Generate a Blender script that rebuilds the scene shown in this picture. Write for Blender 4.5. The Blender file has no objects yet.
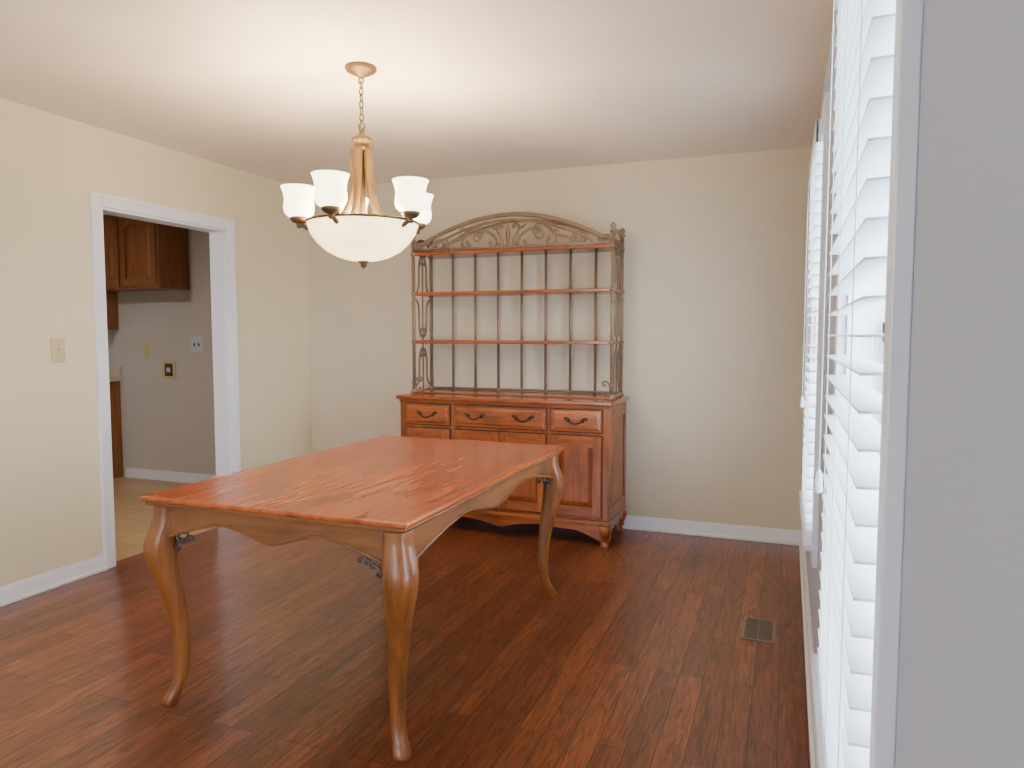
import bpy, math, random
from mathutils import Vector, Matrix
random.seed(4)
scene = bpy.context.scene
pi = math.pi

# ------------------------------------------------------------------ materials
def newmat(name):
    m = bpy.data.materials.new(name); m.use_nodes = True
    nt = m.node_tree
    b = nt.nodes["Principled BSDF"]
    return m, nt, b

def simple(name, col, rough=0.5, metal=0.0, bump=0.0, bscale=200.0, var=0.0):
    m, nt, b = newmat(name)
    b.inputs["Base Color"].default_value = (*col, 1)
    b.inputs["Roughness"].default_value = rough
    b.inputs["Metallic"].default_value = metal
    tc = nt.nodes.new("ShaderNodeTexCoord")
    nz = nt.nodes.new("ShaderNodeTexNoise")
    nz.inputs["Scale"].default_value = bscale
    nz.inputs["Detail"].default_value = 3
    nt.links.new(tc.outputs["Object"], nz.inputs["Vector"])
    if bump > 0:
        bp = nt.nodes.new("ShaderNodeBump"); bp.inputs["Strength"].default_value = bump
        bp.inputs["Distance"].default_value = 0.003
        nt.links.new(nz.outputs["Fac"], bp.inputs["Height"])
        nt.links.new(bp.outputs["Normal"], b.inputs["Normal"])
    if var > 0:
        n2 = nt.nodes.new("ShaderNodeTexNoise"); n2.inputs["Scale"].default_value = bscale*0.15
        nt.links.new(tc.outputs["Object"], n2.inputs["Vector"])
        mx = nt.nodes.new("ShaderNodeMix"); mx.data_type = 'RGBA'
        mx.inputs[6].default_value = (*[c*(1-var) for c in col], 1)
        mx.inputs[7].default_value = (*[min(1, c*(1+var)) for c in col], 1)
        nt.links.new(n2.outputs["Fac"], mx.inputs[0])
        nt.links.new(mx.outputs[2], b.inputs["Base Color"])
    return m

def wood(name, c1, c2, axis='X', rough=0.35, scale=1.0, coat=0.3, knots=True, kscale=6.0):
    m, nt, b = newmat(name)
    tc = nt.nodes.new("ShaderNodeTexCoord")
    mp = nt.nodes.new("ShaderNodeMapping")
    s = [22*scale]*3; s['XYZ'.index(axis)] = 1.6*scale
    mp.inputs["Scale"].default_value = s
    nt.links.new(tc.outputs["Object"], mp.inputs["Vector"])
    nz = nt.nodes.new("ShaderNodeTexNoise"); nz.inputs["Scale"].default_value = 1.5
    nz.inputs["Detail"].default_value = 8; nz.inputs["Roughness"].default_value = 0.65
    nz.inputs["Distortion"].default_value = 0.6
    nt.links.new(mp.outputs["Vector"], nz.inputs["Vector"])
    cr = nt.nodes.new("ShaderNodeValToRGB")
    cr.color_ramp.elements[0].position = 0.32; cr.color_ramp.elements[0].color = (*c1, 1)
    cr.color_ramp.elements[1].position = 0.66; cr.color_ramp.elements[1].color = (*c2, 1)
    nt.links.new(nz.outputs["Fac"], cr.inputs["Fac"])
    out = cr.outputs["Color"]
    if knots:
        mk = nt.nodes.new("ShaderNodeMapping")
        sk_ = [1.0]*3; sk_['XYZ'.index(axis)] = 0.5
        mk.inputs["Scale"].default_value = sk_
        nt.links.new(tc.outputs["Object"], mk.inputs["Vector"])
        n3 = nt.nodes.new("ShaderNodeTexNoise"); n3.inputs["Scale"].default_value = kscale
        n3.inputs["Detail"].default_value = 6
        nt.links.new(mk.outputs["Vector"], n3.inputs["Vector"])
        r3 = nt.nodes.new("ShaderNodeValToRGB")
        r3.color_ramp.elements[0].position = 0.30; r3.color_ramp.elements[0].color = (0.42, 0.32, 0.26, 1)
        r3.color_ramp.elements[1].position = 0.48; r3.color_ramp.elements[1].color = (1, 1, 1, 1)
        nt.links.new(n3.outputs["Fac"], r3.inputs["Fac"])
        mx = nt.nodes.new("ShaderNodeMix"); mx.data_type = 'RGBA'; mx.blend_type = 'MULTIPLY'
        mx.inputs[0].default_value = 0.8
        nt.links.new(out, mx.inputs[6]); nt.links.new(r3.outputs["Color"], mx.inputs[7])
        out = mx.outputs[2]
    nt.links.new(out, b.inputs["Base Color"])
    b.inputs["Roughness"].default_value = rough
    b.inputs["Coat Weight"].default_value = coat
    b.inputs["Coat Roughness"].default_value = 0.15
    return m

def floor_mat():
    m, nt, b = newmat("hardwood_planks")
    L = nt.links
    tc = nt.nodes.new("ShaderNodeTexCoord")
    mp = nt.nodes.new("ShaderNodeMapping"); mp.inputs["Rotation"].default_value = (0, 0, pi/2)
    L.new(tc.outputs["Object"], mp.inputs["Vector"])
    br = nt.nodes.new("ShaderNodeTexBrick")
    br.offset = 0.37; br.offset_frequency = 3
    br.inputs["Scale"].default_value = 1
    br.inputs["Brick Width"].default_value = 0.9
    br.inputs["Row Height"].default_value = 0.088
    br.inputs["Mortar Size"].default_value = 0.0020
    br.inputs["Mortar Smooth"].default_value = 0.4
    br.inputs["Color1"].default_value = (0.22, 0.063, 0.023, 1)
    br.inputs["Color2"].default_value = (0.135, 0.035, 0.013, 1)
    br.inputs["Mortar"].default_value = (0.022, 0.007, 0.004, 1)
    L.new(mp.outputs["Vector"], br.inputs["Vector"])
    m2 = nt.nodes.new("ShaderNodeMapping"); m2.inputs["Scale"].default_value = (42, 3.4, 10)
    L.new(tc.outputs["Object"], m2.inputs["Vector"])
    nz = nt.nodes.new("ShaderNodeTexNoise"); nz.inputs["Scale"].default_value = 1.3
    nz.inputs["Detail"].default_value = 9; nz.inputs["Roughness"].default_value = 0.72; nz.inputs["Distortion"].default_value = 1.6
    L.new(m2.outputs["Vector"], nz.inputs["Vector"])
    cr = nt.nodes.new("ShaderNodeValToRGB")
    cr.color_ramp.elements[0].position = 0.37; cr.color_ramp.elements[0].color = (0.32, 0.27, 0.25, 1)
    cr.color_ramp.elements[1].position = 0.61; cr.color_ramp.elements[1].color = (1.4, 1.4, 1.35, 1)
    L.new(nz.outputs["Fac"], cr.inputs["Fac"])
    mx = nt.nodes.new("ShaderNodeMix"); mx.data_type = 'RGBA'; mx.blend_type = 'MULTIPLY'
    mx.inputs[0].default_value = 0.9
    L.new(br.outputs["Color"], mx.inputs[6]); L.new(cr.outputs["Color"], mx.inputs[7])
    L.new(mx.outputs[2], b.inputs["Base Color"])
    b.inputs["Roughness"].default_value = 0.36
    b.inputs["Coat Weight"].default_value = 0.4
    b.inputs["Coat Roughness"].default_value = 0.18
    bp = nt.nodes.new("ShaderNodeBump"); bp.inputs["Strength"].default_value = 0.3; bp.inputs["Distance"].default_value = 0.002
    bp.invert = True
    L.new(br.outputs["Fac"], bp.inputs["Height"])
    n4 = nt.nodes.new("ShaderNodeTexNoise"); n4.inputs["Scale"].default_value = 1.0
    m4 = nt.nodes.new("ShaderNodeMapping"); m4.inputs["Scale"].default_value = (14, 5, 5)
    L.new(tc.outputs["Object"], m4.inputs["Vector"]); L.new(m4.outputs["Vector"], n4.inputs["Vector"])
    b2 = nt.nodes.new("ShaderNodeBump"); b2.inputs["Strength"].default_value = 0.25; b2.inputs["Distance"].default_value = 0.004
    L.new(n4.outputs["Fac"], b2.inputs["Height"]); L.new(bp.outputs["Normal"], b2.inputs["Normal"])
    L.new(b2.outputs["Normal"], b.inputs["Normal"])
    L.new(b2.outputs["Normal"], b.inputs["Coat Normal"])
    return m

def vinyl_mat():
    m, nt, b = newmat("vinyl_tile")
    tc = nt.nodes.new("ShaderNodeTexCoord")
    br = nt.nodes.new("ShaderNodeTexBrick"); br.offset = 0
    br.inputs["Scale"].default_value = 1
    br.inputs["Brick Width"].default_value = 0.23; br.inputs["Row Height"].default_value = 0.23
    br.inputs["Mortar Size"].default_value = 0.004
    br.inputs["Color1"].default_value = (0.52, 0.36, 0.19, 1)
    br.inputs["Color2"].default_value = (0.44, 0.29, 0.14, 1)
    br.inputs["Mortar"].default_value = (0.28, 0.2, 0.12, 1)
    nt.links.new(tc.outputs["Object"], br.inputs["Vector"])
    nt.links.new(br.outputs["Color"], b.inputs["Base Color"])
    b.inputs["Roughness"].default_value = 0.35
    return m

def emis(name, col, strength):
    m, nt, b = newmat(name)
    b.inputs["Base Color"].default_value = (0.9, 0.82, 0.66, 1)
    b.inputs["Roughness"].default_value = 0.3
    b.inputs["Emission Color"].default_value = (*col, 1)
    tc = nt.nodes.new("ShaderNodeTexCoord")
    nz = nt.nodes.new("ShaderNodeTexNoise"); nz.inputs["Scale"].default_value = 9; nz.inputs["Detail"].default_value = 4
    nt.links.new(tc.outputs["Object"], nz.inputs["Vector"])
    mr = nt.nodes.new("ShaderNodeMapRange")
    mr.inputs["To Min"].default_value = strength*0.6; mr.inputs["To Max"].default_value = strength*1.4
    nt.links.new(nz.outputs["Fac"], mr.inputs["Value"])
    nt.links.new(mr.outputs["Result"], b.inputs["Emission Strength"])
    return m

M = dict(
 wall = simple("wall_paint_cream", (0.76, 0.67, 0.465), 0.75, bump=0.08, bscale=150),
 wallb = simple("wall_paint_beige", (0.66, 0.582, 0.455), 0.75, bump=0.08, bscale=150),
 wallr = simple("wall_paint_cool_shade", (0.46, 0.50, 0.62), 0.7, bump=0.06, bscale=150),  # right wall: dim bluish shade beside the window put into the paint colour
 wallk = simple("wall_paint_kitchen", (0.56, 0.54, 0.50), 0.75, bump=0.2, bscale=60, var=0.06),
 ceil = simple("ceiling_paint", (0.86, 0.765, 0.68), 0.9, bump=0.5, bscale=120),
 white = simple("trim_white_gloss", (0.84, 0.85, 0.92), 0.35),
 slat = simple("blind_slat_white", (0.92, 0.95, 0.98), 0.4),
 cord = simple("blind_cord", (0.8, 0.8, 0.8), 0.8),
 floor = floor_mat(), vinyl = vinyl_mat(),
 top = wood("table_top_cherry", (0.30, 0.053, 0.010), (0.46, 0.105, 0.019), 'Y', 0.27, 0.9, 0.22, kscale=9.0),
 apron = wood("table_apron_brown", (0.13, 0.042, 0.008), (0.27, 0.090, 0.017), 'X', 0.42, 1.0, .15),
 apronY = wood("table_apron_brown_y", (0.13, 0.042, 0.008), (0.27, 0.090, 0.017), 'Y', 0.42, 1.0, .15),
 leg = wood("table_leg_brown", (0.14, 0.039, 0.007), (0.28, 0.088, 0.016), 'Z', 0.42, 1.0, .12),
 bufH = wood("buffet_wood_h", (0.16, 0.034, 0.006), (0.38, 0.096, 0.016), 'X', 0.34, 1.0, .2),
 bufV = wood("buffet_wood_v", (0.16, 0.034, 0.006), (0.35, 0.087, 0.015), 'Z', 0.34, 1.0, .2),
 bufTop = wood("buffet_top_wood", (0.20, 0.036, 0.008), (0.34, 0.072, 0.016), 'X', 0.25, 0.7),
 dark = simple("shadow_gap_wood", (0.03, 0.010, 0.005), 0.8),
 iron = simple("antique_iron", (0.25, 0.175, 0.12), 0.5, 0.35, bump=0.4, bscale=90, var=0.3),
 black = simple("black_iron", (0.09, 0.085, 0.09), 0.28, 0.8),
 bronze = simple("pull_bronze", (0.05, 0.035, 0.022), 0.4, 0.8),
 gold = simple("champagne_metal", (0.100, 0.057, 0.021), 0.45, 0.3, var=0.2, bscale=60),
 oak = wood("oak_cabinet", (0.20, 0.065, 0.016), (0.32, 0.115, 0.034), 'Z', 0.4, 0.9, .2, knots=False),
 counter = simple("counter_laminate", (0.6, 0.53, 0.43), 0.4, var=0.1),
 plate = simple("ivory_plate", (0.62, 0.51, 0.27), 0.4),
 plateW = simple("grey_plate", (0.6, 0.66, 0.7), 0.3, 0.1),
 slot = simple("dark_slot", (0.05, 0.045, 0.04), 0.6),
 vent = simple("vent_brown", (0.19, 0.14, 0.11), 0.45, 0.3),
 bowl = emis("bowl_alabaster_glass", (1.0, 0.76, 0.34), 4.0),
 shade = emis("shade_frosted_glass", (1.0, 0.87, 0.58), 6.5),
 kfill = emis("kitchen_fill_glass", (1.0, 0.9, 0.75), 3.0),  # glow of the added kitchen fixture
)
def glass():
    m, nt, b = newmat("window_glass")
    out = nt.nodes["Material Output"]
    tr = nt.nodes.new("ShaderNodeBsdfTransparent"); gl = nt.nodes.new("ShaderNodeBsdfGlossy")
    gl.inputs["Roughness"].default_value = 0.02
    mx = nt.nodes.new("ShaderNodeMixShader"); mx.inputs[0].default_value = 0.06
    nt.links.new(tr.outputs[0], mx.inputs[1]); nt.links.new(gl.outputs[0], mx.inputs[2])
    nt.links.new(mx.outputs[0], out.inputs["Surface"])
    return m
M['glass'] = glass()
nt=M['slat'].node_tree; pb=nt.nodes["Principled BSDF"]; out=nt.nodes["Material Output"]
tl=nt.nodes.new("ShaderNodeBsdfTranslucent"); tl.inputs["Color"].default_value=(.90,.97,1,1)
mx=nt.nodes.new("ShaderNodeMixShader"); mx.inputs[0].default_value=.35
nt.links.new(pb.outputs[0],mx.inputs[1]); nt.links.new(tl.outputs[0],mx.inputs[2]); nt.links.new(mx.outputs[0],out.inputs["Surface"])

# ------------------------------------------------------------------ mesh builder
class MB:
    def __init__(self): self.v=[]; self.f=[]; self.m=[]; self.s=[]; self.mats=[]
    def mi(self, mat):
        if mat not in self.mats: self.mats.append(mat)
        return self.mats.index(mat)
    def add(self, vs, fs, mat, smooth=False, T=None):
        o = len(self.v); k = self.mi(mat)
        for p in vs:
            p = Vector(p)
            self.v.append(tuple(T(p) if T else p))
        for f in fs:
            self.f.append([i+o for i in f]); self.m.append(k); self.s.append(smooth)
    def box(self, x0,x1,y0,y1,z0,z1, mat, T=None):
        vs=[(x0,y0,z0),(x1,y0,z0),(x1,y1,z0),(x0,y1,z0),(x0,y0,z1),(x1,y0,z1),(x1,y1,z1),(x0,y1,z1)]
        fs=[(0,3,2,1),(4,5,6,7),(0,1,5,4),(1,2,6,5),(2,3,7,6),(3,0,4,7)]
        self.add(vs,fs,mat,False,T)
    def frustum(self, x0,x1,z0,z1,y0,y1,ins,mat,T=None):
        vs=[(x0,y0,z0),(x1,y0,z0),(x1,y0,z1),(x0,y0,z1),
            (x0+ins,y1,z0+ins),(x1-ins,y1,z0+ins),(x1-ins,y1,z1-ins),(x0+ins,y1,z1-ins)]
        fs=[(3,2,1,0),(4,5,6,7),(0,1,5,4),(1,2,6,5),(2,3,7,6),(3,0,4,7)]
        self.add(vs,fs,mat,False,T)
    def tube(self, pts, r, mat, seg=8, closed=False, flat=1.0):
        pts=[Vector(p) for p in pts]; n=len(pts)
        if not isinstance(r,(list,tuple)): r=[r]*n
        tang=[]
        for i in range(n):
            if closed: d=pts[(i+1)%n]-pts[i-1]
            else: d=pts[min(i+1,n-1)]-pts[max(i-1,0)]
            if d.length<1e-9: d=Vector((0,0,1))
            tang.append(d.normalized())
        t0=tang[0]; up=Vector((0,0,1)) if abs(t0.z)<0.9 else Vector((0,1,0))
        nrm=(up-t0*up.dot(t0)).normalized()
        vs=[];fs=[]
        for i in range(n):
            t=tang[i]; nrm=(nrm-t*nrm.dot(t))
            if nrm.length<1e-6: nrm=t.orthogonal()
            nrm.normalize(); b=t.cross(nrm)
            for k in range(seg):
                a=2*pi*k/seg
                vs.append(pts[i]+(nrm*math.cos(a)*flat+b*math.sin(a))*r[i])
        rng=n if closed else n-1
        for i in range(rng):
            for k in range(seg):
                a=i*seg+k; b2=i*seg+(k+1)%seg; j=(i+1)%n
                fs.append((a,b2,j*seg+(k+1)%seg,j*seg+k))
        if not closed:
            fs.append(tuple(range(seg))[::-1]); fs.append(tuple(range((n-1)*seg,n*seg)))
        self.add(vs,fs,mat,True)
    def lathe(self, prof, c, mat, seg=32, smooth=True):
        vs=[];fs=[];n=len(prof)
        for (r,z) in prof:
            for k in range(seg):
                a=2*pi*k/seg
                vs.append((c[0]+max(r,1e-4)*math.cos(a),c[1]+max(r,1e-4)*math.sin(a),z))
        for i in range(n-1):
            for k in range(seg):
                fs.append((i*seg+k,i*seg+(k+1)%seg,(i+1)*seg+(k+1)%seg,(i+1)*seg+k))
        self.add(vs,fs,mat,smooth)
    def loft(self, secs, mat, seg=20, power=3.0):
        vs=[];fs=[]
        for (cx,cy,z,hx,hy) in secs:
            for k in range(seg):
                a=2*pi*(k+0.5)/seg; c=math.cos(a); s=math.sin(a)
                e=2/power
                vs.append((cx+hx*math.copysign(abs(c)**e,c),cy+hy*math.copysign(abs(s)**e,s),z))
        n=len(secs)
        for i in range(n-1):
            for k in range(seg):
                fs.append((i*seg+k,i*seg+(k+1)%seg,(i+1)*seg+(k+1)%seg,(i+1)*seg+k))
        fs.append(tuple(range(seg))[::-1]); fs.append(tuple(range((n-1)*seg,n*seg)))
        self.add(vs,fs,mat,True)
    def board(self, o, u, nrm, L, ztop, zbot, th, mat, n=64):
        o=Vector(o);u=Vector(u);nrm=Vector(nrm)
        vs=[];fs=[]
        for i in range(n+1):
            t=i/n; p=o+u*(L*t)
            zt = ztop(t) if callable(ztop) else ztop
            zb=zbot(t)
            for q in (p,p+nrm*th):
                vs.append((q.x,q.y,zt)); vs.append((q.x,q.y,zb))
        for i in range(n):
            a=i*4;b=(i+1)*4
            fs+= [(a,b,b+1,a+1),(a+2,a+3,b+3,b+2),(a,a+2,b+2,b),(a+1,b+1,b+3,a+3)]
        fs+=[(0,1,3,2),(n*4,n*4+2,n*4+3,n*4+1)]
        self.add(vs,fs,mat)
    def sphere(self,c,r,mat,sz=1.0):
        prof=[(r*math.sin(pi*i/8),c[2]-r*sz*math.cos(pi*i/8)) for i in range(9)]
        self.lathe(prof,c,mat,12)
    def obj(self,name,parent=None,bevel=0.0,loc=None):
        me=bpy.data.meshes.new(name); 
        org = Vector(loc) if loc else Vector((0,0,0))
        me.from_pydata([tuple(Vector(p)-org) for p in self.v],[],self.f)
        for m in self.mats: me.materials.append(m)
        for p,k,s in zip(me.polygons,self.m,self.s): p.material_index=k; p.use_smooth=s
        me.update()
        import bmesh
        bm=bmesh.new(); bm.from_mesh(me); bmesh.ops.recalc_face_normals(bm,faces=bm.faces); bm.to_mesh(me); bm.free()
        ob=bpy.data.objects.new(name,me); scene.collection.objects.link(ob)
        ob.location=org
        if bevel>0:
            md=ob.modifiers.new("bevel",'BEVEL'); md.width=bevel; md.segments=2; md.limit_method='ANGLE'; md.angle_limit=math.radians(40)
        if parent: ob.parent=parent
        return ob

def empty(name, loc=(0,0,0)):
    e=bpy.data.objects.new(name,None); scene.collection.objects.link(e); e.empty_display_size=0.1
    return e

def euler_scroll(kind, n=60, k=7.0):
    ds=1.0/n
    fw=[];x=y=h=0
    for i in range(n):
        s=(i+0.5)*ds
        kap = k*(s**1.6)*1.6 + (0.0 if kind=='S' else 1.0)
        h+=kap*ds; x+=math.cos(h)*ds; y+=math.sin(h)*ds; fw.append((x,y))
    if kind=='S': bw=[(-a,-b) for a,b in fw]
    else: bw=[(-a,b) for a,b in fw]
    pts=bw[::-1]+[(0,0)]+fw
    xs=[p[0] for p in pts]; ys=[p[1] for p in pts]
    w=max(xs)-min(xs); cx=(max(xs)+min(xs))/2; cy=(max(ys)+min(ys))/2
    return [((a-cx)/w,(b-cy)/w) for a,b in pts]
ES=euler_scroll('S'); EC=euler_scroll('C')

def scroll(mb, c, U, V, L, ang, kind, r, mat, mir=1, seg=6, squash=1.0):
    P=ES if kind=='S' else EC
    c=Vector(c);U=Vector(U);V=Vector(V)
    ca,sa=math.cos(ang),math.sin(ang)
    out=[]
    for a,b in P:
        b*=mir*squash
        x=(a*ca-b*sa)*L; y=(a*sa+b*ca)*L
        out.append(c+U*x+V*y)
    mb.tube(out,r,mat,seg)
    mb.sphere(out[0],r*1.6,mat); mb.sphere(out[-1],r*1.6,mat)

# ------------------------------------------------------------------ dimensions
XL, XR, YB, YN, H = -3.47, 0.12, 4.68, -1.7, 2.39
KX, KYB, KYN = -6.7, 4.78, 1.4
D0, D1, DH = 2.875, 3.80, 1.975
WZ0, WZ1 = 0.52, 2.06
WIN=[(0.90,1.75),(2.85,3.70)]

# ------------------------------------------------------------------ shell
mb=MB(); mb.box(XL-0.06,XR+0.15,YN-0.12,YB+0.12,-0.06,0,M['floor']); mb.obj("floor")
mb=MB(); mb.box(KX-0.1,XL-0.06,KYN-0.1,KYB+0.12,-0.06,0,M['vinyl']); mb.obj("floor_kitchen")
mb=MB(); mb.box(XL-0.06,XR+0.15,YN-0.12,YB+0.12,H,H+0.08,M['ceil']); mb.obj("ceiling")
mb=MB(); mb.box(KX-0.1,XL-0.06,KYN-0.1,KYB+0.12,H,H+0.08,M['ceil']); mb.obj("ceiling_kitchen")
mb=MB(); mb.box(XL,XR+0.15,YB,YB+0.12,0,H,M['wallb']); mb.obj("wall_back")
mb=MB()
for x0,x1,mt in ((XL-0.06,XL,M['wall']),(XL-0.12,XL-0.06,M['wallk'])):
    mb.box(x0,x1,YN-0.12,D0,0,H,mt); mb.box(x0,x1,D1,YB+0.12,0,H,mt); mb.box(x0,x1,D0,D1,DH,H,mt)
mb.obj("wall_left")
mb=MB()
ys=[YN-0.12]+[v for w in WIN for v in w]+[YB]
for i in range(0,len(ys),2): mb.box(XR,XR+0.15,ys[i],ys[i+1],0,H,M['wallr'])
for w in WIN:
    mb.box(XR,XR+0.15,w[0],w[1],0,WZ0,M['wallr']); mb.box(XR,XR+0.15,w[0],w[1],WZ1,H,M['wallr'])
mb.obj("wall_right")
mb=MB(); NX0,NX1=-2.65,-1.75  # opening left for the added window behind the camera
mb.box(XL,NX0,YN-0.12,YN,0,H,M['wall']); mb.box(NX1,XR,YN-0.12,YN,0,H,M['wall'])
mb.box(NX0,NX1,YN-0.12,YN,0,0.45,M['wall']); mb.box(NX0,NX1,YN-0.12,YN,2.1,H,M['wall']); mb.obj("wall_near")
mb=MB()
for a,b in ((NX0,NX0+.05),(NX1-.05,NX1)): mb.box(a,b,YN-.09,YN-.04,.45,2.1,M['white'])
for a,b in ((.45,.5),(2.05,2.1),(1.25,1.3)): mb.box(NX0,NX1,YN-.088,YN-.042,a,b,M['white'])
mb.box(NX0-.08,NX0,YN,YN+.02,.4,2.17,M['white']); mb.box(NX1,NX1+.08,YN,YN+.02,.4,2.17,M['white'])
mb.box(NX0,NX1,YN,YN+.02,2.1,2.17,M['white']); mb.box(NX0-.1,NX1+.1,YN,YN+.05,.42,.45,M['white'])
mb.obj("window_3")  # unseen window, added to let fill daylight into the room
mb=MB(); mb.box(KX-.1,XL-0.12,KYB,KYB+.12,0,H,M['wallk']); mb.obj("wall_kitchen_back")
mb=MB(); mb.box(KX-.1,KX,KYN,KYB,0,H,M['wallk']); mb.obj("wall_kitchen_left")
mb=MB(); mb.box(KX,XL-.12,KYN-.1,KYN,0,H,M['wallk']); mb.obj("wall_kitchen_near")

def baseboard(name, axis, fixed, a, b, sgn):
    mb=MB()
    def T(p):
        u,d,z=p
        return Vector((u,fixed+sgn*d,z)) if axis=='x' else Vector((fixed+sgn*d,u,z))
    mb.box(a,b,0,0.014,0,0.075,M['white'],T)
    mb.box(a,b,0,0.009,0.075,0.088,M['white'],T)
    mb.box(a,b,0.014,0.026,0,0.018,M['white'],T)
    return mb.obj(name,bevel=0.003)
baseboard("baseboard_back",'x',YB,XL,XR,-1)
baseboard("baseboard_left",'y',XL,YN,D0-0.065,1)
baseboard("baseboard_left.001",'y',XL,D1+0.065,YB-.026,1)
baseboard("baseboard_right",'y',XR,YN,YB-.026,-1)
baseboard("baseboard_kitchen",'x',KYB,-5.56,XL-.12,-1)

mb=MB(); W=M['white']
for X0,s in ((XL,1),(XL-.12,-1)):
    def bx(a0,a1,d0,d1,z0,z1):
        x=sorted((X0+s*d0,X0+s*d1)); mb.box(x[0],x[1],a0,a1,z0,z1,W)
    for y0,y1 in ((D0-.065,D0+.004),(D1-.004,D1+.065)):
        bx(y0,y1,0,.014,0,DH+.065)
    bx(D0-.065,D0-.045,.014,.021,0,DH+.065); bx(D1+.045,D1+.065,.014,.021,0,DH+.065)
    bx(D0-.045,D1+.045,.014,.021,DH+.045,DH+.065)
    bx(D0+.004,D1-.004,0,.014,DH-.004,DH+.065)
mb.box(XL-.12,XL,D0,D0+.018,0,DH,W); mb.box(XL-.12,XL,D1-.018,D1,0,DH,W); mb.box(XL-.12,XL,D0,D1,DH-.018,DH,W)
mb.obj("trim_1",bevel=0.003)

# windows + blinds
for i,(y0,y1) in enumerate(WIN):
    mb=MB()
    mb.box(XR,XR+.15,y0,y0+.012,WZ0,WZ1,W); mb.box(XR,XR+.15,y1-.012,y1,WZ0,WZ1,W)
    mb.box(XR,XR+.15,y0,y1,WZ1-.012,WZ1,W); mb.box(XR,XR+.15,y0,y1,WZ0,WZ0+.012,W)
    mb.box(XR-.02,XR,y0-.05,y0,WZ0-.02,WZ1+.07,W); mb.box(XR-.02,XR,y1,y1+.06,WZ0-.02,WZ1+.07,W)
    mb.box(XR-.02,XR,y0,y1,WZ1,WZ1+.07,W)
    mb.box(XR-.05,XR+.02,y0-.07,y1+.08,WZ0-.02,WZ0,W); mb.box(XR-.018,XR,y0-.05,y1+.06,WZ0-.085,WZ0-.02,W)
    zm=(WZ0+WZ1)/2
    for xs,za,zb in ((XR+.07,WZ0+.012,zm+.02),(XR+.10,zm-.02,WZ1-.012)):
        a,b=y0+.012,y1-.012
        mb.box(xs,xs+.028,a,a+.045,za,zb,W); mb.box(xs,xs+.028,b-.045,b,za,zb,W)
        mb.box(xs,xs+.028,a,b,za,za+.045,W); mb.box(xs,xs+.028,a,b,zb-.045,zb,W)
        for k in (1,2):
            yy=a+(b-a)*k/3; mb.box(xs+.006,xs+.022,yy-.009,yy+.009,za,zb,W)
        zz=(za+zb)/2; mb.box(xs+.006,xs+.022,a,b,zz-.009,zz+.009,W)
        mb.box(xs+.012,xs+.016,a+.04,b-.04,za+.04,zb-.04,M['glass'])
    wobj=mb.obj("window_%d"%(i+1),bevel=0.002)
    e=empty("window_blind" if i==0 else "window_blind.001")
    mb=MB(); S=M['slat']
    a,b=y0+.018,y1-.018; xc=XR-.016
    ztop=WZ1-.07; zbot=WZ0+.055
    n=int((ztop-zbot)/.043)
    for k in range(n+1):
        z=ztop-k*(ztop-zbot)/n
        t=math.radians(2); w=.025
        def T(p,z=z,t=t): return Vector((xc+p.x*math.cos(t)-p.z*math.sin(t), p.y, z+p.x*math.sin(t)+p.z*math.cos(t)))
        mb.box(-w,w,a,b,-.0016,.0016,S,T)
    mb.obj("slats",e)
    mb=MB()
    mb.box(XR-.03,XR+.02,a,b,WZ1-.058,WZ1-.014,S)
    mb.box(XR-.045,XR-.033,a-.01,b+.01,WZ1-.085,WZ1-.004,S)
    mb.box(XR-.045,XR-.021,a-.01,a+.002,WZ1-.085,WZ1-.004,S); mb.box(XR-.045,XR-.021,b-.002,b+.01,WZ1-.085,WZ1-.004,S)
    mb.box(xc-.026,xc+.026,a,b,WZ0+.012,WZ0+.032,S)
    mb.obj("rails",e,bevel=.003)
    mb=MB()
    for yy in (a+.12,(a+b)/2,b-.12):
        for dx in (-.026,.026):
            mb.tube([(xc+dx,yy,WZ1-.06),(xc+dx,yy,WZ0+.03)],.0010,M['cord'],5)
    mb.tube([(xc-.033,b-.08,WZ1-.08),(xc-.035,b-.08,1.0)],.0012,M['cord'],5)
    mb.lathe([(.001,1.0),(.006,.99),(.009,.95),(.001,.945)],(xc-.035,b-.08),M['slat'],10)
    mb.obj("cords",e)

# ------------------------------------------------------------------ dining table
TX0,TX1,TY0,TY1,TH=-2.030,-1.01,1.79,3.36,0.742
tab=empty("dining_table")
mb=MB()
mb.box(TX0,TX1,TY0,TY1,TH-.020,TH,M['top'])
mb.obj("tabletop",tab,bevel=.007)
mb=MB()
mb.box(TX0+.010,TX1-.010,TY0+.010,TY1-.010,TH-.034,TH-.0205,M['apron'])
mb.obj("tabletop_moulding",tab,bevel=.005)
ins=.062
def prof(t):
    u=abs(2*t-1)
    z = .636 - .020*math.exp(-(u/.16)**2) + .022*math.exp(-((u-.42)/.2)**2)
    z -= .050*max(0,(u-.6)/.4)**1.6
    return z
mb=MB(); zt=TH-.034
A=ins-.028
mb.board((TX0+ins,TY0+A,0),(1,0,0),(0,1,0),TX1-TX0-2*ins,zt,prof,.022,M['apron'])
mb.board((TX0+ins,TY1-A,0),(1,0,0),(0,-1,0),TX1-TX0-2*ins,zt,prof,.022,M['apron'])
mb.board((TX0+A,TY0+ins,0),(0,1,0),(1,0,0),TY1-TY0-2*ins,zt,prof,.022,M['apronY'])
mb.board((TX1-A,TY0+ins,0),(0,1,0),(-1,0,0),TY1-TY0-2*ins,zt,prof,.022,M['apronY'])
def bead(o,u,L,off):
    o=Vector(o);u=Vector(u)
    pts=[]
    for i in range(65):
        t=i/64; p=o+u*(L*t); pts.append((p.x,p.y,prof(t)+.004))
    mb.tube(pts,.006,M['apron'],6)
bead((TX0+ins,TY0+A,0),(1,0,0),TX1-TX0-2*ins,0)
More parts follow.
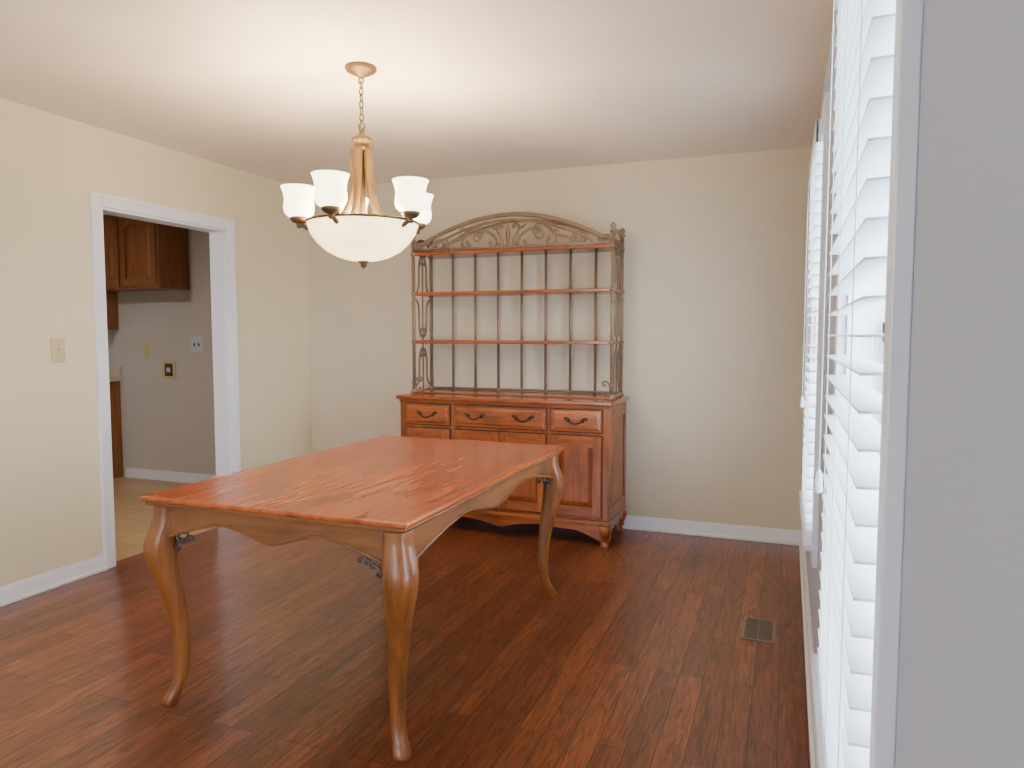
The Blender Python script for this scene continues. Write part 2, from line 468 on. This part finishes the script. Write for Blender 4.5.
bead((TX0+ins,TY1-A,0),(1,0,0),TX1-TX0-2*ins,0)
bead((TX0+A,TY0+ins,0),(0,1,0),TY1-TY0-2*ins,0)
bead((TX1-A,TY0+ins,0),(0,1,0),TY1-TY0-2*ins,0)
mb.obj("apron",tab)
prf=[(.707,0,.042),(.66,.002,.043),(.62,.010,.047),(.575,.019,.049),(.53,.019,.047),(.47,.010,.041),(.40,-.002,.035),(.32,-.012,.030),(.24,-.018,.026),(.16,-.020,.0225),(.10,-.016,.021),(.06,-.006,.0215),(.03,.006,.025),(.012,.011,.025),(0,.009,.020)]
def interp(pr):
    out=[]
    n=len(pr)
    for i in range(n-1):
        p0=pr[max(i-1,0)];p1=pr[i];p2=pr[i+1];p3=pr[min(i+2,n-1)]
        for s in range(4):
            t=s/4
            out.append(tuple(0.5*((2*p1[k])+(-p0[k]+p2[k])*t+(2*p0[k]-5*p1[k]+4*p2[k]-p3[k])*t*t+(-p0[k]+3*p1[k]-3*p2[k]+p3[k])*t**3) for k in range(3)))
    out.append(pr[-1]); return out
PR=interp(prf)
k=0
for sx,cx in ((-1,TX0+ins),(1,TX1-ins)):
    for sy,cy in ((-1,TY0+ins),(1,TY1-ins)):
        k+=1; mb=MB()
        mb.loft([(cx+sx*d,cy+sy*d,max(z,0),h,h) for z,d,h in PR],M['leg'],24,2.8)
        mb.obj("leg_%d"%k,tab)
        mb=MB()
        for U,V in (((-sx,0,0),(0,0,1)),((0,-sy,0),(0,0,1))):
            U=Vector(U);V=Vector(V)
            off=Vector((0,sy*.018,0)) if abs(U.x)>0 else Vector((sx*.018,0,0))
            c=Vector((cx,cy,.592))+U*.073+off
            scroll(mb,c,U,V,.070,math.radians(24),'S',.0040,M['black'],1)
            scroll(mb,c+U*(-.006)+V*.006,U,V,.042,math.radians(-40),'C',.0036,M['black'],1)
            scroll(mb,c+U*.038+V*.010,U,V,.034,math.radians(10),'C',.0032,M['black'],-1)
        mb.obj("iron_bracket_%d"%k,tab)

# ------------------------------------------------------------------ buffet hutch
hut=empty("buffet_hutch")
BX0,BX1,BY0,BY1,BH=-2.385,-0.985,4.185,4.645,.885
mb=MB()
mb.box(BX0-.028,BX1+.028,BY0-.03,BY1+.005,BH-.024,BH,M['bufTop'])
mb.obj("buffet_top",hut,bevel=.006)
mb=MB()
mb.box(BX0-.012,BX1+.012,BY0-.014,BY1,BH-.042,BH-.0242,M['bufH'])
mb.box(BX0-.012,BX1+.012,BY0-.014,BY1,.135,.165,M['bufH'])
mb.obj("buffet_mouldings",hut,bevel=.006)
mb=MB()
mb.box(BX0,BX1,BY0,BY1,.165,BH-.042,M['bufV'])
def TS(p): return Vector((BX1+p.y*-1, BY0+p.x, p.z))
def TS2(p): return Vector((BX0+p.y, BY0+p.x, p.z))
Dp=BY1-BY0
for T in (TS,TS2):
    mb.box(0,.055,-.010,0,.165,BH-.042,M['bufV'],T); mb.box(Dp-.055,Dp,-.010,0,.165,BH-.042,M['bufV'],T)
    for z0,z1 in ((.165,.235),(BH-.11,BH-.042)): mb.box(.055,Dp-.055,-.010,0,z0,z1,M['bufH'],T)
    mb.frustum(.062,Dp-.062,.242,BH-.117,0,-.008,.03,M['bufV'],T)
mb.obj("buffet_carcass",hut,bevel=.002)
cols=[(-2.345,-2.030),(-1.995,-1.375),(-1.340,-1.025)]
mb=MB()
for a,b in cols:
    mb.box(a-.007,b+.007,BY0-.002,BY0+.001,.693,.837,M['dark'])
    mb.box(a,b,BY0-.014,BY0-.002,.70,.83,M['bufH'])
    mb.frustum(a+.010,b-.010,.71,.82,BY0-.014,BY0-.021,.012,M['bufH'])
mb.obj("drawer_fronts",hut,bevel=.002)
mb=MB()
dd=[cols[0],(-1.995,-1.687),(-1.683,-1.375),cols[2]]
for a,b in dd:
    z0,z1=.185,.672
    mb.box(a-.006,b+.006,BY0-.002,BY0+.001,z0-.007,z1+.007,M['dark'])
    y0,y1=BY0-.018,BY0-.002
    mb.box(a,a+.052,y0,y1,z0,z1,M['bufV']); mb.box(b-.052,b,y0,y1,z0,z1,M['bufV'])
    mb.box(a+.052,b-.052,y0,y1,z0,z0+.058,M['bufH'])
    mb.board((a+.052,y0,0),(1,0,0),(0,1,0),b-a-.104,z1,lambda t:z1-.072+.028*math.sin(pi*t),.016,M['bufH'],24)
    mb.frustum(a+.053,b-.053,z0+.059,z1-.02,y1,y0+.006,.03,M['bufV'])
mb.obj("door_fronts",hut,bevel=.0015)
mb=MB()
def sk(t):
    u=abs(2*t-1)
    z=.098-.028*math.exp(-(u/.13)**2)+.012*math.exp(-((u-.4)/.15)**2)
    z-=.065*max(0,(u-.72)/.28)**1.4
    return z
mb.board((BX0+.03,BY0-.008,0),(1,0,0),(0,1,0),BX1-BX0-.06,.136,sk,.02,M['bufH'])
mb.board((BX1+.008,BY0+.03,0),(0,1,0),(-1,0,0),Dp-.06,.136,sk,.02,M['bufV'],40)
mb.board((BX0-.008,BY0+.03,0),(0,1,0),(1,0,0),Dp-.06,.136,sk,.02,M['bufV'],40)
for fx,s in ((BX0+.028,-1),(BX1-.028,1)):
    for fy,q in ((BY0+.024,-1),(BY1-.034,1)):
        q2=q if q<0 else 0
        mb.loft([(fx+s*.004,fy+q2*.004,.137,.034,.034),(fx+s*.014,fy+q2*.014,.11,.038,.038),(fx+s*.010,fy+q2*.010,.075,.032,.032),
                 (fx-s*.002,fy,.04,.024,.024),(fx+s*.002,fy+q2*.002,.018,.026,.026),(fx+s*.008,fy+q2*.008,.006,.028,.028),(fx+s*.006,fy+q2*.006,0,.024,.024)],M['bufV'],20,2.8)
mb.obj("buffet_base",hut)
mb=MB()
def pull(x,z):
    y=BY0-.021
    pts=[]
    for i in range(17):
        t=-1+2*i/16
        pts.append((x+t*.045,y-.018*(1-abs(t)**3)-.002,z-.022*(1-t*t)))
    mb.tube(pts,[.0038+.0022*(1-abs(-1+2*i/16)) for i in range(17)],M['bronze'],8)
    for s in (-1,1):
        mb.sphere((x+s*.045,y-.003,z),.011,M['bronze'])
        scroll(mb,(x+s*.053,y-.001,z+.004),(1,0,0),(0,0,1),.036,s*.6,'C',.0032,M['bronze'],-1)
pull(-2.187,.770); pull(-1.845,.770); pull(-1.52,.770); pull(-1.182,.770)
for x in (-2.055,-1.71,-1.66,-1.315):
    mb.lathe([(.001,.478),(.008,.48),(.010,.47),(.001,.462)],(x,BY0-.024),M['bronze'],12)
    mb.tube([(x,BY0-.02,.49),(x,BY0-.026,.47),(x,BY0-.026,.43)],.004,M['bronze'],6)
mb.obj("pulls",hut)

RX0,RX1,RF,RB=-2.392,-1.012,4.375,4.635
R0=BH
mb=MB(); I=M['iron']
for x in (RX0,RX1):
    for y in (RF,RB):
        mb.tube([(x,y,R0),(x,y,1.915)],.0125,I,10)
        mb.lathe([(.001,R0+.0),(.022,R0+.0),(.022,R0+.012),(.013,R0+.03)],(x,y),I,14)
        for z in (1.235,1.56,1.83): mb.sphere((x,y,z),.019,I,.8)
        mb.lathe([(.011,1.905),(.02,1.915),(.02,1.922),(.009,1.93),(.017,1.940),(.019,1.950),(.012,1.962),(.001,1.972)],(x,y),I,14)
    for z in (R0+.012,1.235,1.56,1.83):
        mb.tube([(x,RF,z),(x,RB,z)],.007,I,8)
    ym=(RF+RB)/2
    mb.tube([(x,ym,R0+.01),(x,ym,1.83)],.0055,I,6)
    for z,m in ((1.06,1),(1.40,-1),(1.695,1)):
        for s in (-1,1):
            scroll(mb,(x,ym+s*.055,z),(0,1,0),(0,0,1),.26,pi/2,'S',.0070,I,s*m)
    scroll(mb,(x,ym,1.885),(0,1,0),(0,0,1),.21,0,'C',.0065,I,-1)
    mb.tube([(x,RF,1.86),(x,RF+.06,1.91),(x,ym,1.93),(x,RB-.06,1.91),(x,RB,1.86)],.007,I,8)
    s=1 if x==RX0 else -1
    scroll(mb,(x+s*.035,RF,R0+.06),(s,0,0),(0,0,1),.10,pi/2,'C',.006,I,-1)
    scroll(mb,(x+s*.045,RF,1.875),(s,0,0),(0,0,1),.085,0,'C',.0065,I,-1)
n=8
for k in range(1,n):
    x=RX0+(RX1-RX0)*k/n
    mb.tube([(x,RB,R0+.012),(x,RB,1.86)],.0095,I,8)
    for z in (R0+.02,1.235,1.56): mb.sphere((x,RB,z),.013,I)
mb.tube([(RX0,RB,R0+.02),(RX1,RB,R0+.02)],.008,I,8)
mb.tube([(RX0,RB,1.86),(RX1,RB,1.86)],.008,I,8)
for z in (1.235,1.56): mb.tube([(RX0,RB,z),(RX1,RB,z)],.006,I,6)
xc=(RX0+RX1)/2; hw=(RX1-RX0)/2
def arch(u,top=2.055,base=1.885): 
    v=min(1,abs(u)/.90)
    return base+(top-base)*(math.cos(v*pi/2)**.85)
for y in (RF,):
    mb.tube([(xc+hw*(-1+2*i/60),y,arch(-1+2*i/60)) for i in range(61)],.0145,I,8)
    mb.tube([(xc+hw*.9*(-1+2*i/60),y,arch((-1+2*i/60)*.97,2.02,1.855)) for i in range(61)],.009,I,8)
    mb.tube([(RX0,y,1.838+.012),(RX1,y,1.838+.012)],.009,I,8)
mb.tube([(xc+hw*(-1+2*i/60),RB,arch(-1+2*i/60)) for i in range(61)],.008,I,8)
U=(1,0,0);V=(0,0,1)
mb.tube([(xc,RF,1.85),(xc,RF,1.93),(xc,RF,2.02)],[.007,.018,.005],I,8)
for s in (-1,1):
    Us=(s,0,0)
    scroll(mb,(xc+s*.055,RF,1.925),Us,V,.13,math.radians(60),'S',.0085,I,1)
    scroll(mb,(xc+s*.15,RF,1.91),Us,V,.17,math.radians(25),'C',.0085,I,-1)
    scroll(mb,(xc+s*.255,RF,1.925),Us,V,.17,math.radians(-38),'C',.0085,I,-1)
    scroll(mb,(xc+s*.37,RF,1.905),Us,V,.17,math.radians(-15),'S',.0085,I,-1)
    scroll(mb,(xc+s*.49,RF,1.885),Us,V,.12,math.radians(-20),'C',.0075,I,-1)
    for dx,zz,an in ((.10,1.975,.5),(.205,1.955,.3),(.31,1.94,-.1)):
        p=Vector((xc+s*dx,RF-.002,zz)); d=Vector((s*math.cos(an),0,math.sin(an)))
        mb.tube([p-d*.04,p-d*.015,p+d*.015,p+d*.04],[.002,.014,.012,.002],I,8,flat=.5)
mb.obj("iron_rack",hut)
mb=MB()
for z in (1.235,1.56,1.83):
    mb.box(RX0+.012,RX1-.012,RF-.004,RB-.012,z-.011,z+.011,M['bufTop'])
mb.box(RX0-.012,RX1+.012,RF-.02,RB,R0,R0+.01,M['bufTop'])
mb.obj("shelves",hut,bevel=.004)

# ------------------------------------------------------------------ chandelier
ch=empty("chandelier")
C=(-1.68,2.64); G=M['gold']
mb=MB()
mb.lathe([(.001,H),(.064,H),(.066,H-.008),(.060,H-.018),(.045,H-.026),(.022,H-.034),(.012,H-.044),(.001,H-.048)],C,G,32)
mb.tube([(C[0]+.012*math.cos(a*pi/8),C[1],H-.055+.012*math.sin(a*pi/8)) for a in range(16)],.003,G,6,closed=True)
z=H-.072; k=0
while z>2.155:
    pts=[]
    for i in range(14):
        a=2*pi*i/14
        u=.0085*math.cos(a); w=.017*math.sin(a)
        pts.append((C[0]+(u if k%2 else 0),C[1]+(0 if k%2 else u),z+w))
    mb.tube(pts,.0028,G,6,closed=True); z-=.0265; k+=1
mb.tube([(C[0]+.003,C[1]+.002,H-.05),(C[0]-.003,C[1],2.27),(C[0]+.002,C[1],2.14)],.0016,M['white'],6)
mb.tube([(C[0]+.014*math.cos(a*pi/8),C[1],2.148+.014*math.sin(a*pi/8)) for a in range(16)],.0032,G,6,closed=True)
mb.lathe([(.001,2.138),(.012,2.135),(.014,2.12),(.022,2.112),(.040,2.103),(.044,2.095),(.040,2.085),(.032,2.078),(.032,2.068),(.040,2.06),(.034,2.05),(.001,2.045)],C,G,32)
mb.tube([(C[0],C[1],2.06),(C[0],C[1],1.60)],.012,G,10)
base=math.radians(32.5)
angs=[math.radians(a)+base for a in (-45,-117,171,99,27)]
SR=.265
for a in angs:
    ca,sa=math.cos(a),math.sin(a)
    def P(r,z): return (C[0]+ca*r,C[1]+sa*r,z)
    ctrl=[(.032,2.06),(.034,2.00),(.038,1.94),(.046,1.88),(.062,1.82),(.090,1.775),(.130,1.745),(.17,1.728),(.21,1.723),(.24,1.733),(.260,1.750)]
    pts=[]
    for i in range(len(ctrl)-1):
        p0=ctrl[max(i-1,0)];p1=ctrl[i];p2=ctrl[i+1];p3=ctrl[min(i+2,len(ctrl)-1)]
        for s_ in range(4):
            t=s_/4
            q=[0.5*((2*p1[j])+(-p0[j]+p2[j])*t+(2*p0[j]-5*p1[j]+4*p2[j]-p3[j])*t*t+(-p0[j]+3*p1[j]-3*p2[j]+p3[j])*t**3) for j in (0,1)]
            pts.append(P(*q))
    pts.append(P(*ctrl[-1]))
    N=len(pts)
    mb.tube(pts,[.0175-.0095*i/N for i in range(N)],G,8)
    cc=(C[0]+ca*SR,C[1]+sa*SR)
    mb.lathe([(.001,1.728),(.008,1.73),(.012,1.738),(.010,1.746),(.026,1.752),(.036,1.762),(.038,1.772),(.030,1.776),(.001,1.776)],cc,G,24)
    mb.lathe([(.014,1.776),(.014,1.83),(.001,1.832)],cc,M['white'],12)
mb.lathe([(.232,1.744),(.236,1.746),(.237,1.750),(.235,1.754),(.230,1.754),(.228,1.748),(.232,1.744)],C,G,48)
mb.lathe([(.001,1.598),(.020,1.594),(.024,1.588),(.012,1.582),(.014,1.574),(.006,1.566),(.001,1.562)],C,G,20)
mb.obj("frame",ch)
mb=MB()
pr=[(.004,1.593),(.06,1.597),(.11,1.611),(.155,1.636),(.192,1.670),(.218,1.708),(.232,1.750),(.228,1.750),(.213,1.711),(.187,1.675),(.150,1.642),(.107,1.618),(.06,1.604),(.004,1.600)]
mb.lathe(pr,C,M['bowl'],48); mb.obj("bowl_glass",ch)
mb=MB()
for a in angs:
    cc=(C[0]+math.cos(a)*SR,C[1]+math.sin(a)*SR)
    mb.lathe([(.026,1.772),(.044,1.776),(.056,1.786),(.062,1.802),(.063,1.820),(.0595,1.840),(.0605,1.860),(.066,1.882),(.073,1.898),(.070,1.898),(.062,1.882),(.0565,1.860),(.0555,1.840),(.059,1.820),(.058,1.804),(.052,1.791),(.040,1.781),(.026,1.777)],cc,M['shade'],32)
mb.obj("shade_glass",ch)

def light(name,kind,loc,power,col,**kw):
    l=bpy.data.lights.new(name,kind); l.energy=power; l.color=col
    for k_,v_ in kw.items(): setattr(l,k_,v_)
    o=bpy.data.objects.new(name,l); scene.collection.objects.link(o); o.location=loc
    return o
o=light("bowl_bulb",'POINT',(C[0]+.13,C[1]-.05,1.72),38,(1,.75,.41),shadow_soft_size=.04); o.parent=ch
o=light("bowl_bulb_b",'POINT',(C[0]-.13,C[1]+.05,1.72),38,(1,.75,.41),shadow_soft_size=.04); o.parent=ch
for i,a in enumerate(angs):
    o=light("bulb_%d"%(i+1),'POINT',(C[0]+math.cos(a)*SR,C[1]+math.sin(a)*SR,1.875),13.5,(1,.77,.45),shadow_soft_size=.028); o.parent=ch

# ------------------------------------------------------------------ kitchen
def door_panel(mb,a,b,z0,z1,y):
    m=M['oak']
    mb.box(a,a+.05,y-.018,y,z0,z1,m); mb.box(b-.05,b,y-.018,y,z0,z1,m)
    mb.box(a+.05,b-.05,y-.018,y,z0,z0+.055,m)
    mb.board((a+.05,y-.018,0),(1,0,0),(0,1,0),b-a-.1,z1,lambda t:z1-.085+.04*math.sin(pi*t)**.7,.018,m,20)
    mb.frustum(a+.051,b-.051,z0+.056,z1-.03,y,y-.010,.035,m)
KC=KYB-.004
mb=MB()
uy=KYB-.32
mb.box(-5.59,-4.76,uy,KC,1.665,2.26,M['oak']); 
mb.box(-6.68,-5.592,uy,KC,1.33,2.26,M['oak'])
mb.box(-6.68,-4.755,uy-.012,KC,2.245,2.275,M['oak'])
door_panel(mb,-5.565,-5.185,1.685,2.235,uy); door_panel(mb,-5.160,-4.780,1.685,2.235,uy)
door_panel(mb,-5.97,-5.61,1.35,2.235,uy); door_panel(mb,-6.36,-6.0,1.35,2.235,uy)
mb.obj("kitchen_wall_cabinet",bevel=.002)
mb=MB()
ly=KYB-.6
mb.box(-6.68,-5.60,ly,KC,0,.87,M['oak'])
mb.box(-6.68,-5.575,ly-.03,KC,.87,.905,M['counter']); mb.box(-6.68,-5.575,KC-.02,KC,.905,1.0,M['counter'])
door_panel(mb,-6.0,-5.62,.13,.68,ly); door_panel(mb,-6.4,-6.02,.13,.68,ly)
mb.box(-6.0,-5.62,ly-.018,ly,.7,.85,M['oak']); mb.box(-6.4,-6.02,ly-.018,ly,.7,.85,M['oak'])
mb.obj("kitchen_base_cabinet",bevel=.003)
def plate(name,T,w,h,mat,kind):
    mb=MB()
    mb.box(-w/2,w/2,-.006,0,-h/2,h/2,mat,T)
    if kind=='switch':
        mb.box(-.006,.006,-.009,-.006,-.014,.014,mat,T); mb.box(-.004,.004,-.018,-.009,-.002,.010,mat,T)
        for z in (-.03,.03): mb.box(-.002,.002,-.0075,-.006,z-.002,z+.002,M['slot'],T)
    elif kind=='outlet':
        for z in (-.02,.02):
            mb.box(-.016,.016,-.008,-.006,z-.014,z+.014,mat,T)
            for x in (-.006,.006): mb.box(x-.001,x+.001,-.0085,-.008,z-.004,z+.006,M['slot'],T)
    elif kind=='box':
        mb.box(-w*.30,w*.30,-.008,-.006,-h*.32,h*.32,M['slot'],T)
        mb.box(-.02,.02,-.012,-.008,-.02,.02,M['plateW'],T)
    elif kind=='double':
        for x in (-.025,.025):
            mb.box(x-.006,x+.006,-.012,-.006,-.014,.014,M['slot'],T)
    mb.obj(name,bevel=.0015)
plate("light_switch",lambda p:Vector((XL-p.y,2.60+p.x,1.206+p.z)),.075,.122,M['plate'],'switch')
plate("wall_outlet",lambda p:Vector((-5.28+p.x,KYB+p.y,1.15+p.z)),.072,.118,M['plate'],'outlet')
plate("dryer_outlet",lambda p:Vector((-5.02+p.x,KYB+p.y,.98+p.z)),.15,.17,M['plate'],'box')
plate("light_switch.001",lambda p:Vector((-4.70+p.x,KYB+p.y,1.2+p.z)),.15,.13,M['plateW'],'double')
mb=MB(); kc=(-4.9,2.6)  # out-of-view fixture added to hold the kitchen fill light
mb.lathe([(.001,H-.1),(.08,H-.095),(.14,H-.06),(.16,H-.02)],kc,M['kfill'],32)
mb.lathe([(.165,H-.025),(.17,H-.02),(.17,H),(.001,H)],kc,M['white'],32)
mb.obj("kitchen_fill_fixture")
light("kitchen_fill",'AREA',(kc[0],kc[1],H-.12),25,(1,.95,.90),shape='DISK',size=.3)  # added fill so the kitchen is not dark

# floor vent
mb=MB(); vx,vy=-.088,3.235
mb.box(vx-.068,vx+.068,vy-.125,vy-.113,0,.006,M['vent']); mb.box(vx-.068,vx+.068,vy+.113,vy+.125,0,.006,M['vent'])
mb.box(vx-.068,vx-.056,vy-.113,vy+.113,0,.006,M['vent']); mb.box(vx+.056,vx+.068,vy-.113,vy+.113,0,.006,M['vent'])
mb.box(vx-.056,vx+.056,vy-.113,vy+.113,0,.0015,M['slot'])
mb.box(vx-.003,vx+.003,vy-.113,vy+.113,.001,.006,M['vent'])
for k in range(15):
    y=vy-.105+k*.015; mb.box(vx-.056,vx+.056,y-.0034,y+.0034,.001,.0055,M['vent'])
mb.obj("floor_vent")

# ------------------------------------------------------------------ world + camera
w=bpy.data.worlds.new("daylight"); scene.world=w; w.use_nodes=True
nt=w.node_tree; bg=nt.nodes["Background"]
tc=nt.nodes.new("ShaderNodeTexCoord"); sep=nt.nodes.new("ShaderNodeSeparateXYZ")
nt.links.new(tc.outputs["Generated"],sep.inputs[0])
cr=nt.nodes.new("ShaderNodeValToRGB")
cr.color_ramp.elements[0].position=.42; cr.color_ramp.elements[0].color=(.62,.68,.70,1)
cr.color_ramp.elements[1].position=.56; cr.color_ramp.elements[1].color=(.76,.87,1.0,1)
mr=nt.nodes.new("ShaderNodeMapRange"); mr.inputs["From Min"].default_value=-1
nt.links.new(sep.outputs["Z"],mr.inputs["Value"]); nt.links.new(mr.outputs["Result"],cr.inputs["Fac"])
nt.links.new(cr.outputs["Color"],bg.inputs["Color"]); bg.inputs["Strength"].default_value=23.0

cam=bpy.data.cameras.new("camera"); co=bpy.data.objects.new("camera",cam); scene.collection.objects.link(co)
co.location=(0,0,1.283); co.rotation_euler=(math.radians(86.1),0,math.radians(20.93))
cam.lens=720*36/1024; cam.sensor_width=36; cam.clip_start=.01
scene.camera=co
